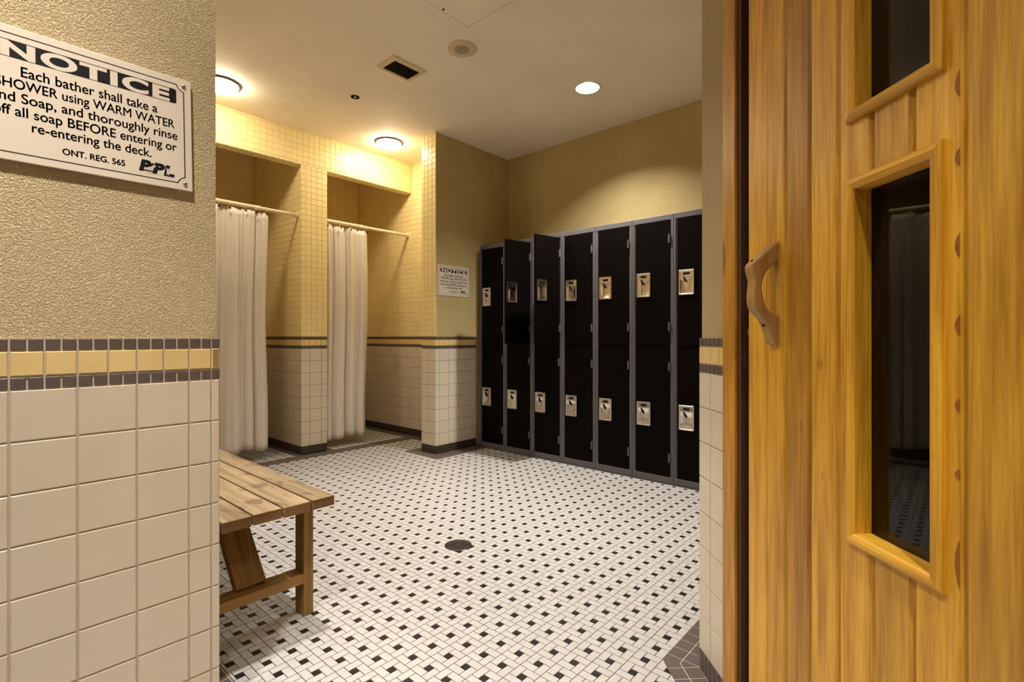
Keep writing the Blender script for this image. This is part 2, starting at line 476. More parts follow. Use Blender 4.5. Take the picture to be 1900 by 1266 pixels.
# the round floor drain takes the place of the tiles under it
DR = (1.718, 1.884)
def nearkey(f):
    q = project((f[2], f[3], 0))
    if not q or not (408 < q[0] < 1298) or q[1] > 1275: return 1e9
    if f[2] < 1.0 and f[3] > 1.8: return 1e8 + q[2]
    return q[2]
fpieces.sort(key=nearkey)
fm = MB(); cnt = 0; _fm = {}
for pl, mt, cx, cy, ww, hh, whole in fpieces:
    if (cx - DR[0]) ** 2 + (cy - DR[1]) ** 2 < .05 ** 2: continue
    n_ = len(pl)
    if cnt < 300 and nearkey((0, 0, cx, cy)) < 1e7:
        cnt += 1
        if whole:
            k = (round(ww, 4), round(hh, 4), mt)
            if k not in _fm:
                mb = MB(); mb.prism(rect(-ww / 2, ww / 2, -hh / 2, hh / 2), -.003, 0, mt); _fm[k] = mb.mesh('tile')
            link('tile', _fm[k], floor, None, Matrix.Translation((cx, cy, 0)))
        else:
            mb = MB(); mb.prism([(p[0] - cx, p[1] - cy) for p in pl], -.003, 0, mt)
            link('tile', mb.mesh('tile'), floor, None, Matrix.Translation((cx, cy, 0)))
    else:
        fm.add([(p[0], p[1], -.003) for p in pl] + [(p[0], p[1], 0) for p in pl], [tuple(range(n_, 2 * n_))] + [(i, (i + 1) % n_, (i + 1) % n_ + n_, i + n_) for i in range(n_)], mt)
fm.build('mosaic_field', floor, 'stuff')

# ------------------------------------------------------------------ structure: ceiling with openings for the recessed fittings
A_LAMP, B_LAMP, C_LAMP = (3.15, 2.055), (1.27, 2.14), (-.05, .93)
D_LAMP = (-.15, -.55)
SPR = (2.095, 3.456)
VENT = (1.985, 2.2, 2.792, 2.938)
bm = bmesh.new()
def loop(pts):
    vs_ = [bm.verts.new((x, y, CE)) for x, y in pts]
    for i in range(len(vs_)): bm.edges.new((vs_[i], vs_[(i + 1) % len(vs_)]))
loop(rect(-2.8, 4.2, -2.8, 5.7))
for c in (A_LAMP, B_LAMP, C_LAMP, D_LAMP): loop([(c[0] + .082 * math.cos(2 * math.pi * k / 40), c[1] + .082 * math.sin(2 * math.pi * k / 40)) for k in range(40)])
loop([(SPR[0] + .025 * math.cos(2 * math.pi * k / 24), SPR[1] + .025 * math.sin(2 * math.pi * k / 24)) for k in range(24)])
loop(rect(*VENT))
bmesh.ops.triangle_fill(bm, use_beauty=True, use_dissolve=False, edges=bm.edges[:])
for f in bm.faces:
    if f.normal.z > 0: f.normal_flip()
me = bpy.data.meshes.new('ceiling'); bm.to_mesh(me); bm.free(); me.materials.append(M['ceiling'])
ceiling = link('ceiling', me, None, 'structure')
cb = MB(); cb.box(-2.8, 4.2, -2.8, 5.7, 3.06, 3.12, 'ceiling'); cb.build('slab', ceiling)

# ------------------------------------------------------------------ structure: walls
TG, ST = .0028, .008            # tile face stands this far before the grout / the plaster
def wall(name, boxes):
    mb = MB()
    for b_ in boxes:
        if b_[6] == 'grout' and b_[4] < ZW < b_[5]:
            mb.box(*b_[:4], b_[4], ZW, 'grout'); mb.box(*b_[:4], ZW, b_[5], 'yellow_grout')
        elif b_[6] == 'grout' and b_[4] >= ZW: mb.box(*b_[:6], 'yellow_grout')
        else: mb.box(*b_)
    return mb.build(name, None, 'structure')

ZL = .063 + 9 * WP
wl = wall('wall_left', [(-2.7, .482, 1.465 + ST, 1.60, 0, CE, 'stucco'), (-2.7, .487, 1.465 + TG, 1.465 + ST + .002, 0, ZL - .001, 'light_grout')])
UX, NY = (1, 0, 0), (0, -1, 0)
lay(wl, (0, 1.465 + TG, 0), UX, NY, wainscot(-1.2, .4695, .4695 - 3.47 * WP - 5 * WP + .0, .063) + [(.4695, v0, .489, v1, mt) for (_, v0, _, v1, mt) in wainscot(0, WP, 0, .063) if _ ] , minpx=12, gap=.004)
# narrow edge tiles at the free end of the wall
edge = [c for c in wainscot(.4695, .489, .4695 - .0, .063) if c[3] > .063]
lay(wl, (0, 1.465 + TG, 0), UX, NY, edge, minpx=9, gap=.003, stuffname='edge_tile_field')

wb = wall('wall_bench', [(.34, .482, 1.60, 5.6, 0, CE, 'stucco'), (.47, .487, 1.468, 4.376, 0, ZL - .001, 'light_grout')])
lay(wb, (.487, 0, 0), (0, 1, 0), (1, 0, 0), [c for c in wainscot(1.467, 4.36, 1.467, .063)], limit=0)

HB = 2.567                      # underside of the shower header
Y1 = 4.366
ws = wall('wall_shower', [(.482, 1.161 - TG, Y1 + TG, 5.6, 0, HB, 'grout'), (.482, 3.35, Y1 + TG, Y1 + .10, HB, CE, 'grout')])
cells = small(.49, 3.316, 3.316, HB, CE) + wainscot(.49, 1.161, 1.161) + small(.49, 1.161, 1.161, None, HB)
lay(ws, (0, Y1 + TG, 0), UX, NY, cells, xr=(398, 1300), gap=.003)
lay(ws, (0, 0, HB), UX, (0, 0, -1), grid(1.161, 2.117, -Y1 - .10, -Y1 - TG, YP, YP, 1.161, -Y1, 'yellow') + grid(2.36, 3.316, -Y1 - .10, -Y1 - TG, YP, YP, 2.36, -Y1, 'yellow'), limit=0, stuffname='soffit_tile_field')
lay(ws, (1.161 - TG, 0, 0), (0, 1, 0), (1, 0, 0), wainscot(Y1, 5.39, Y1) + small(Y1, 5.39, Y1), limit=0, stuffname='side_tile_field')

wd = wall('wall_divider', [(2.117 + TG, 2.36 - TG, Y1 + TG, 5.5, 0, HB + .0, 'grout'), (2.117 + TG, 2.36 - TG, Y1 + .10, 5.5, HB, CE, 'grout')])
lay(wd, (0, Y1 + TG, 0), UX, NY, wainscot(2.117, 2.36, 2.117 - .031) + small(2.117, 2.36, 2.117 - .012, None, HB), xr=(398, 1300), gap=.003, limit=190)
lay(wd, (2.117 + TG, 0, 0), (0, -1, 0), (-1, 0, 0), [c for c in wainscot(-5.39, -Y1, -Y1) + small(-5.39, -Y1, -Y1)], xr=(497, 570), gap=.003, limit=100, stuffname='side_tile_field')
lay(wd, (2.36 - TG, 0, 0), (0, 1, 0), (1, 0, 0), wainscot(Y1, 5.39, Y1) + small(Y1, 5.39, Y1), limit=0, stuffname='inner_tile_field')

wsb = wall('wall_back', [(.482, 3.9, 5.396 + TG, 5.6, 0, CE, 'grout')])
lay(wsb, (0, 5.396 + TG, 0), UX, NY, wainscot(1.161, 2.117, 1.161) + small(1.161, 2.117, 1.161) + wainscot(2.36, 3.316, 2.36) + small(2.36, 3.316, 2.36), xr=(600, 680), minpx=8, gap=.003)

wn = wall('wall_nook', [(3.316 + TG, 3.9, 3.69, 5.42, 0, CE, 'grout')])
lay(wn, (3.316 + TG, 0, 0), (0, -1, 0), (-1, 0, 0), wainscot(-5.39, -3.70, -3.70) + small(-5.39, -3.70, -3.70), xr=(684, 784), minpx=7.6, gap=.003)

YP1 = 3.496
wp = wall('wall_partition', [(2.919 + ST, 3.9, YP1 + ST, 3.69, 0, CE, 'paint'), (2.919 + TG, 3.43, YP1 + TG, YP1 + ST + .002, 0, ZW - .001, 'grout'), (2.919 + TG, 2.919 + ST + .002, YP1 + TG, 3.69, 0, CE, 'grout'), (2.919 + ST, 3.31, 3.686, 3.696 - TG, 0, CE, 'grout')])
lay(wp, (0, YP1 + TG, 0), UX, NY, wainscot(2.919, 3.42, 2.919 - .062), xr=(780, 892), minpx=8, gap=.003)
lay(wp, (2.919 + TG, 0, 0), (0, -1, 0), (-1, 0, 0), wainscot(-3.696, -YP1, -YP1) + small(-3.696, -YP1, -YP1), xr=(779, 812), minpx=8, gap=.003, stuffname='end_tile_field')
lay(wp, (0, 3.696 - TG, 0), (-1, 0, 0), (0, 1, 0), wainscot(-3.31, -2.919, -3.31) + small(-3.31, -2.919, -3.31), limit=0, stuffname='rear_tile_field')

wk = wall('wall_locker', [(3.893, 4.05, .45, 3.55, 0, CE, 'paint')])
wr = wall('wall_return', [(1.60, 3.95, .47, .62 - ST, 0, CE, 'stucco'), (1.586, 3.42, .60, .62 - TG, 0, ZL - .001, 'light_grout')])
lay(wr, (0, .62 - TG, 0), (-1, 0, 0), (0, 1, 0), wainscot(-3.41, -1.588, -1.588, .063), limit=0)

# the sauna wall: local x = -s (s runs from the corner towards the camera), local y = out into the room
TS = Matrix.Translation((C0[0], C0[1], 0)) @ Matrix.Rotation(math.radians(45), 4, 'Z')
mb = MB()
s_box = lambda b, s0, s1, o0, o1, z0, z1, mat, bev=0: b.box(-s1, -s0, o0, o1, z0, z1, mat, bev)
s_box(mb, .003, .262, -.13, -ST, 0, CE, 'stucco')
s_box(mb, .262, 1.09, -.13, -ST, 2.08, CE, 'stucco')
s_box(mb, 1.09, 4.55, -.13, -ST, 0, CE, 'stucco')
s_box(mb, .001, .262, -ST - .002, -TG, 0, ZL - .001, 'light_grout')
s_box(mb, 1.09, 4.5, -ST - .002, -TG, 0, ZL - .001, 'light_grout')
wsn = mb.build('wall_sauna', None, 'structure')
wsn.matrix_world = TS
wsn_cells = wainscot(-.179, 0.0, -.0775, .063)
F_ = []
lay_parent = wsn
def lay_local(parent, O, U, N, cells, **kw):
    """lay() in the room's frame, then hung on a parent that is itself turned"""
    before = set(o.name for o in parent.children)
    lay(parent, O, U, N, cells, **kw)
    inv = parent.matrix_world.inverted()
    for o in parent.children:
        if o.name not in before: o.matrix_parent_inverse = inv
ux = (R2, R2, 0); nn = (-R2, R2, 0)
lay_local(wsn, (C0[0] + R2 * TG, C0[1] - R2 * TG, 0), (-R2, -R2, 0), nn, [(-c[2], c[1], -c[0], c[3], c[4]) for c in wsn_cells], minpx=6, gap=.003)
lay_local(wsn, (C0[0] + R2 * TG, C0[1] - R2 * TG, 0), (-R2, -R2, 0), nn, wainscot(1.16, 3.6, 1.16, .063), limit=0, stuffname='corridor_tile_field')

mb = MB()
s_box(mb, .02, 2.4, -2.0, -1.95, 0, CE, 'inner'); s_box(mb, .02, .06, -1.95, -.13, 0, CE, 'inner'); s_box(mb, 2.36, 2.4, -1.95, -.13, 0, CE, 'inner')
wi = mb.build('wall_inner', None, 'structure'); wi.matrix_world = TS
wall('wall_corridor', [(-2.75, -2.65, -2.7, 1.6, 0, CE, 'stucco'), (-2.75, -.9, -2.75, -2.65, 0, CE, 'stucco')])

# door casing (fixed to the wall)
def cas(name, s0, s1, z0, z1, parent=None, kind='structure', o1=.012, mat='cedar_dark'):
    b_ = MB(); s_box(b_, -(s1 - s0) / 2, (s1 - s0) / 2, -.06, o1, 0, z1 - z0, mat, .002)
    o = b_.build(name, parent, kind)
    o.matrix_world = TS @ Matrix.Translation((-(s0 + s1) / 2, 0, z0))
    return o
cas('trim_1', .179, .248, 0, 2.13)
cas('trim_2', 1.062, 1.135, 0, 2.13)
cas('trim_3', .248, 1.062, 2.06, 2.13, mat='cedar_cross')
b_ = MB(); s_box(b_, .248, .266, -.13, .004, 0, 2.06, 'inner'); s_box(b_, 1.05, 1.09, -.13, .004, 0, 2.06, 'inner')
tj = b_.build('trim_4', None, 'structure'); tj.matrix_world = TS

# ------------------------------------------------------------------ the sauna door
door = bpy.data.objects.new('door_1', None); COL.objects.link(door); door.matrix_world = TS
door['kind'] = 'structure'
door['label'] = 'varnished cedar plank sauna door with two windows and a carved handle'
DO = -.002                       # face of the boards
SE = [.294, .376, .4585, .543, .629, .713, .798, .884, .969, 1.055]
wins = [(.659, 1.333), (1.437, 1.96)]
WS0, WS1, TWD = .652, .851, .0215
GS0, GS1 = WS0 + TWD - .004, WS1 - TWD + .004
def board(s0, s1, bev, wd='cedar'):
    """one plank; planks that meet a window are cut round it"""
    zr = [(0.012, 2.05)]
    parts = []
    hs0, hs1 = max(s0, GS0), min(s1, GS1)
    if hs1 > hs0:
        zs = [.012]
        for a, b2 in wins: zs += [a + TWD - .004, b2 - TWD + .004]
        zs.append(2.05)
        if s0 < hs0: parts.append((s0, hs0, .012, 2.05, False))
        for k in range(0, len(zs), 2): parts.append((hs0, hs1, zs[k], zs[k + 1], hs1 == s1))
        if hs1 < s1: parts.append((hs1, s1, .012, 2.05, True))
    else: parts.append((s0, s1, .012, 2.05, True))
    mb = MB(); cx = (s0 + s1) / 2
    for a, b2, z0, z1, last in parts:
        e = b2 - .0006 if b2 == s1 else b2
        a2 = a + .0006 if a == s0 else a
        if last and bev: pr = [(-(a2 - cx), DO), (-(a2 - cx), -.04), (-(e - cx), -.04), (-(e - cx), DO - .011), (-(e - .0135 - cx), DO)]
        else: pr = [(-(a2 - cx), DO), (-(a2 - cx), -.04), (-(e - cx), -.04), (-(e - cx), DO)]
        mb.prism(pr, z0, z1, wd)
    o = mb.build('board', door)
    o.matrix_local = Matrix.Translation((-cx, 0, 0))
for i in range(len(SE) - 1): board(SE[i], SE[i + 1], i != 0, 'cedar_dark' if i == 2 else 'cedar')
for z0, z1 in wins:
    for nm, poly, ax in (
        ('window_trim', [(WS0, z0), (WS0 + TWD, z0 + TWD), (WS0 + TWD, z1 - TWD), (WS0, z1)], 'cedar'),
        ('window_trim', [(WS1, z0), (WS1 - TWD, z0 + TWD), (WS1 - TWD, z1 - TWD), (WS1, z1)], 'cedar'),
        ('window_trim', [(WS0, z0), (WS0 + TWD, z0 + TWD), (WS1 - TWD, z0 + TWD), (WS1, z0)], 'cedar_cross'),
        ('window_trim', [(WS0, z1), (WS0 + TWD, z1 - TWD), (WS1 - TWD, z1 - TWD), (WS1, z1)], 'cedar_cross')):
        cx, cz = sum(p[0] for p in poly) / 4, sum(p[1] for p in poly) / 4
        # a moulding: square shoulder on the outside, rounded nose, falling to the glass
        mb = MB()
        outer = [poly[0], poly[3]]; inner = [poly[1], poly[2]]
        rows = []
        for t, o_ in ((0, DO - .001), (0, .0055), (.2, .0085), (.5, .0095), (.85, .0075), (1.0, .004), (1.0, -.030)):
            rows.append([(a[0] + (b2[0] - a[0]) * t, o_, a[1] + (b2[1] - a[1]) * t) for a, b2 in zip(outer, inner)])
        vs_ = [(-(p[0] - cx), p[1], p[2] - cz) for r in rows for p in r]
        fs_ = [(2 * k, 2 * k + 1, 2 * k + 3, 2 * k + 2) for k in range(len(rows) - 1)]
        nr = len(rows)
        fs_ += [tuple(2 * k for k in range(nr))[::-1], tuple(2 * k + 1 for k in range(nr)), (0, 2 * nr - 2, 2 * nr - 1, 1)]
        mb.add(vs_, fs_, ax)
        o = mb.build(nm, door); o.matrix_local = Matrix.Translation((-cx, 0, cz))
        bm = bmesh.new(); bm.from_mesh(o.data); bmesh.ops.recalc_face_normals(bm, faces=bm.faces[:]); bm.to_mesh(o.data); bm.free()
    mb = MB(); s_box(mb, GS0 - .0, GS1 + .0, -.031, -.028, z0 + TWD - .004, z1 - TWD + .004, 'glass')
    mb.build('pane', door)
# brown waney marks left along the edge of one plank
for y0, y1 in ((120, 175), (268, 305), (428, 478), (584, 624), (740, 770), (874, 896), (1006, 1102)):
    z0, z1 = CAMH + (HZ - y1) / FPX * .72, CAMH + (HZ - y0) / FPX * .72
    L2 = (z1 - z0) / 2; mb = MB()
    pts = [(0, -L2)] + [(.0075 * math.sin(math.pi * k / 6) ** .8, -L2 + 2 * L2 * k / 6) for k in range(1, 6)] + [(0, L2)]
    vs_ = [(x, DO + .0001, z) for x, z in pts] + [(x * .8, DO + .0009, z * .9) for x, z in pts]
    n_ = len(pts)
    mb.add(vs_, [tuple(range(n_, 2 * n_))] + [(i, (i + 1) % n_, n_ + (i + 1) % n_, n_ + i) for i in range(n_)], 'bark')
    mb.build('waney_edge', door).matrix_local = Matrix.Translation((-.8712, 0, (z0 + z1) / 2))
# handle: wavy carved bow
side = [(-.004, 1.262), (.0047, 1.2603), (.0218, 1.2474), (.043, 1.2268), (.0626, 1.2088), (.0615, 1.1885), (.0572, 1.1732), (.0581, 1.1528), (.060, 1.1325), (.056, 1.107),
        (.043, 1.0918), (.0297, 1.0765), (.0205, 1.0536), (.0113, 1.0281), (.0021, 1.0217), (-.004, 1.022), (-.004, 1.090), (.0007, 1.0915), (.0192, 1.0995), (.0324, 1.1173),
        (.0389, 1.1504), (.0376, 1.1682), (.0297, 1.1887), (.0166, 1.2041), (.0047, 1.2144), (-.004, 1.2155)]
hz0 = 1.14
def smooth(pts, n=4):
    out = []
    for i in range(len(pts) - 1):
        p0, p1, p2, p3 = pts[max(0, i - 1)], pts[i], pts[i + 1], pts[min(len(pts) - 1, i + 2)]
        for k in range(n):
            t = k / n
            out.append(tuple(.5 * (2 * b + (c - a) * t + (2 * a - 5 * b + 4 * c - d) * t * t + (3 * b - a - 3 * c + d) * t ** 3) for a, b, c, d in zip(p0, p1, p2, p3)))
    return out + [pts[-1]]
side = smooth(side[:16]) + smooth(side[16:])
bm = bmesh.new()
ra = [bm.verts.new((.018, o_, z - hz0)) for o_, z in side]; rb_ = [bm.verts.new((-.018, o_, z - hz0)) for o_, z in side]
bm.faces.new(ra); bm.faces.new(rb_[::-1])
for i in range(len(side)):
    j = (i + 1) % len(side); bm.faces.new((ra[j], ra[i], rb_[i], rb_[j]))
bmesh.ops.recalc_face_normals(bm, faces=bm.faces[:])
ed = [e for e in bm.edges if abs(e.verts[0].co.x - e.verts[1].co.x) < 1e-6 and max(v.co.y for v in e.verts) > .002]
bmesh.ops.bevel(bm, geom=ed, offset=.004, segments=2, affect='EDGES', profile=.5)
me = bpy.data.meshes.new('handle'); bm.to_mesh(me); bm.free(); me.materials.append(M['handle'])
hd = link('handle', me, door); hd.matrix_local = Matrix.Translation((-.412, 0, hz0))
mb = MB()
for o_, z_ in ((.0535, 1.2185), (.0262, 1.0675)): mb.lathe([(.0032, -.002), (.0028, .0022), (.0005, .0022)], 'hole', 12, Matrix.Translation((0, o_ + .0005, z_ - hz0)) @ Matrix.Rotation(-math.pi / 2 + (.7 if z_ > 1.14 else -.9), 4, 'X'))
mb.build('screw_hole', hd)
hd['label'] = 'wavy carved wooden pull handle'
mb = MB(); s_box(mb, .272, .284, -.035, -.008, 1.045, 1.062, 'steel', .002); sp = mb.build('strike', door); sp['label'] = 'small metal latch strike'

# ------------------------------------------------------------------ lockers
LX, LW = 3.42, .3208
ordinal = ['first', 'second', 'third', 'fourth', 'fifth', 'sixth', 'seventh']
DW, DT = .2660, .016
PW, PH = .108, .172
def door_bm(z0, z1, pz):
    """door leaf in its hinge frame: y runs from the hinge to the free edge, the front looks to -x"""
    mb = MB(); H_ = z1 - z0
    py0, py1 = DW - .012 - PW + .008, DW - .012 - .008
    pz0, pz1 = pz - PH / 2 - z0 + .008, pz + PH / 2 - z0 - .008
    mb.box(-.002, DT, 0, py0, 0, H_, 'locker_door'); mb.box(-.002, DT, py1, DW, 0, H_, 'locker_door')
    mb.box(-.002, DT, py0, py1, 0, pz0, 'locker_door'); mb.box(-.002, DT, py0, py1, pz1, H_, 'locker_door')
    return mb
def plate_bm():
    mb = MB(); a, b2 = PW / 2, PH / 2; t = .009
    mb.box(-.008, .001, -a, a, b2 - t, b2, 'chrome', .002); mb.box(-.008, .001, -a, a, -b2, -b2 + t, 'chrome', .002)
    mb.box(-.008, .001, a - t, a, -b2, b2, 'chrome', .002); mb.box(-.008, .001, -a, -a + t, -b2, b2, 'chrome', .002)
    mb.box(-.003, .003, -a + t, a - t, b2 - .042, b2 - t, 'chrome')          # name strip
    mb.box(-.006, .003, -a + t, a - t, b2 - .045, b2 - .041, 'chrome')
    # dished cup
    ny, nz = 7, 9; y0, y1, z0, z1 = -a + t, a - t, -b2 + t, b2 - .045
    vs_ = []; fs_ = []
    for i in range(ny):
        for j in range(nz):
            u, v = i / (ny - 1), j / (nz - 1)
            dish = min(1, 4.2 * min(u, 1 - u)) * min(1, 5 * min(v, 1 - v))
            vs_.append((.0 + .0065 * dish, y0 + u * (y1 - y0), z0 + v * (z1 - z0)))
    for i in range(ny - 1):
        for j in range(nz - 1):
            fs_.append((i * nz + j, i * nz + j + 1, (i + 1) * nz + j + 1, (i + 1) * nz + j))
    mb.add(vs_, fs_, 'chrome', True)
    mb.box(-.0025, .012, a - t - .026, a - t - .023, z0 + .004, z1, 'chrome')   # upright web in the cup
    return mb
plate_me = plate_bm().mesh('latch_plate')
mb = MB(); mb.box(-.0045, -.002, -.023, .023, -.0085, .0085, 'ink', .001); num_me = mb.mesh('number_plate')
mb = MB(); mb.box(-.004, .011, -.0045, .0045, -.022, .022, 'ink', .002); lift_me = mb.mesh('lift_lever')
mb = MB(); mb.cyl((-.006, 0, -.032), (-.006, 0, .032), .0045, 'locker_frame', 10); mb.box(-.006, 0, -.004, .010, -.03, .03, 'locker_frame'); hinge_me = mb.mesh('hinge')
up_me = door_bm(.985, 1.868, 1.42).mesh('door'); lo_me = door_bm(.056, .962, .482).mesh('door')
fr = MB(); hw = LW / 2 - .0012; si = DW / 2 + .0012
for sg in (1, -1):
    fr.box(0, .03, min(sg * si, sg * hw), max(sg * si, sg * hw), 0, 1.91, 'locker_frame', .0015)
    fr.box(-.004, .004, min(sg * (si + .010), sg * hw), max(sg * (si + .010), sg * hw), .05, 1.872, 'locker_frame', .001)
fr.box(-.004, .03, -hw, hw, 1.872, 1.91, 'locker_frame', .0015)
fr.box(-.004, .03, -hw, hw, 0, .050, 'locker_frame', .0015)
fr.box(.002, .03, -si, si, .964, .983, 'locker_door')
frame_me = fr.mesh('frame')
bd = MB()
for y in (-hw + .002, hw - .004): bd.box(.03, .46, y, y + .002, 0, 1.905, 'locker_in')
bd.box(.455, .46, -hw + .004, hw - .004, 0, 1.905, 'locker_in'); bd.box(.03, .455, -hw + .004, hw - .004, 1.90, 1.909, 'locker_in')
bd.box(.03, .455, -hw + .004, hw - .004, .968, .974, 'locker_in'); bd.box(.03, .455, -hw + .004, hw - .004, .04, .048, 'locker_in')
body_me = bd.mesh('body')
for i in range(7):
    yc = 3.44 - LW * (i + .5)
    if i == 0: lb = 'black two-door locker nearest the partition wall, both doors shut'
    elif i == 1: lb = 'black two-door locker, second from the partition wall, its upper door swung open'
    elif i == 2: lb = 'black two-door locker, third from the partition wall, its upper door swung open'
    elif i == 6: lb = 'black two-door locker, seventh from the partition wall, partly hidden by the tiled wall corner'
    else: lb = 'black two-door locker, %s from the partition wall, both doors shut' % ordinal[i]
    t = thing('locker', lb, 'locker', (LX, yc, 0), 0, 'row of black lockers')
    link('frame', frame_me, t); link('body', body_me, t)
    for me_, z0, z1, pz, up in ((up_me, .985, 1.868, 1.42, True), (lo_me, .056, .962, .482, False)):
        ang = math.radians(80) if up and i in (1, 2) else 0
        d = link('door', me_, t)
        d.location = (-.002, -DW / 2, z0); d.rotation_euler = (0, 0, ang)
        if ang: d['label'] = 'black locker door standing open'
        py = DW - .012 - PW / 2
        link('latch_plate', plate_me, d).location = (-.002, py, pz - z0)
        link('number_plate', num_me, d).location = (-.002, py, pz - z0 + PH / 2 - .0255)
        lv = link('lift_lever', lift_me, d); lv.location = (-.002, py + .012, pz - z0 + .02); lv.rotation_euler = (math.radians(-28), 0, 0)
        for zz in (.13, z1 - z0 - .13): link('hinge', hinge_me, d).location = (-.002, 0, zz)

# ------------------------------------------------------------------ bench
bx0, bx1, by0, by1, bzt, bt = .492, .981, 1.755, 3.30, .45, .036
bench = thing('bench', 'slatted wooden bench with a knotty plank top behind the corner of the notice wall', 'bench', ((bx0 + bx1) / 2, (by0 + by1) / 2, 0))
bcx, bcy = (bx0 + bx1) / 2, (by0 + by1) / 2
edges = [.492, .589, .686, .786, .888, .981]
for i in range(5):
    a, b2 = edges[i] + .0034, edges[i + 1] - .0034
    mb = MB(); mb.box(-(b2 - a) / 2, (b2 - a) / 2, -(by1 - by0) / 2, (by1 - by0) / 2, -bt / 2, bt / 2, 'bench_top', .0015)
    me_ = mb.mesh('plank'); me_.materials.append(M['bench_end'])
    for pf in me_.polygons:
        if abs(pf.normal.y) > .9: pf.material_index = 1
    o = link('plank', me_, bench); o.location = ((a + b2) / 2 - bcx, (i % 3 - 1) * .002, bzt - bt / 2)
zu = bzt - bt
for yy, sg in ((1.830, 1), (3.225, -1)):
    for xx in (.897, .53):
        mb = MB(); mb.box(0, .037, min(0, sg * .07), max(0, sg * .07), 0, zu, 'bench_leg', .002)
        o = mb.build('leg', bench); o.location = (xx - bcx, yy - bcy, 0)
    mb = MB(); mb.box(.567, .897, min(0, sg * .07), max(0, sg * .07), 0, .036, 'bench_cross', .002)
    o = mb.build('stretcher', bench); o.location = (-bcx, yy - bcy, .123)
    mb = MB()
    L = math.hypot(.262, .255)
    mb.box(-.05, .05, -.018, .018, 0, L, 'bench_leg', .002)
    o = mb.build('brace', bench); o.location = (.725 - bcx, yy + sg * .045 - bcy, .159); o.rotation_euler = (sg * -math.atan2(.262, .255) * .97, 0, 0)

# ------------------------------------------------------------------ notice signs
def text_mesh(body, bold):
    cu = bpy.data.curves.new('lettering', 'FONT'); cu.body = body; cu.space_character = 1.16 if bold == .045 else 1.0; cu.size = 1; cu.offset = bold; cu.resolution_u = 8
    o = bpy.data.objects.new('lettering_tmp', cu); COL.objects.link(o)
    dg = bpy.context.evaluated_depsgraph_get(); dg.update()
    me = bpy.data.meshes.new_from_object(o.evaluated_get(dg))
    bpy.data.objects.remove(o); bpy.data.curves.remove(cu)
    return me
capme = text_mesh('H', 0); CAP = max(v.co.y for v in capme.vertices)
def put_text(mb, body, u0, u1, base, cap, mat, bold=.012, shear=0, z=.0006):
    me = text_mesh(body, 0 if bold < .04 else bold)
    xs = [v.co.x for v in me.vertices]; a, b2 = min(xs), max(xs)
    kx, ky = (u1 - u0) / (b2 - a), cap / CAP
    vs_ = [(u0 + (v.co.x - a) * kx + shear * v.co.y * ky, base + v.co.y * ky, z) for v in me.vertices]
    fs_ = [tuple(p.vertices) for p in me.polygons]
    for dx, dy in ((0, 0),) if bold >= .04 else ((0, 0), (bold * kx, 0), (-bold * kx, 0), (0, bold * ky), (0, -bold * ky)):
        mb.add([(a + dx, b2 + dy, c) for a, b2, c in vs_], fs_, mat)
    bpy.data.meshes.remove(me)
SW, SH = .389, .277
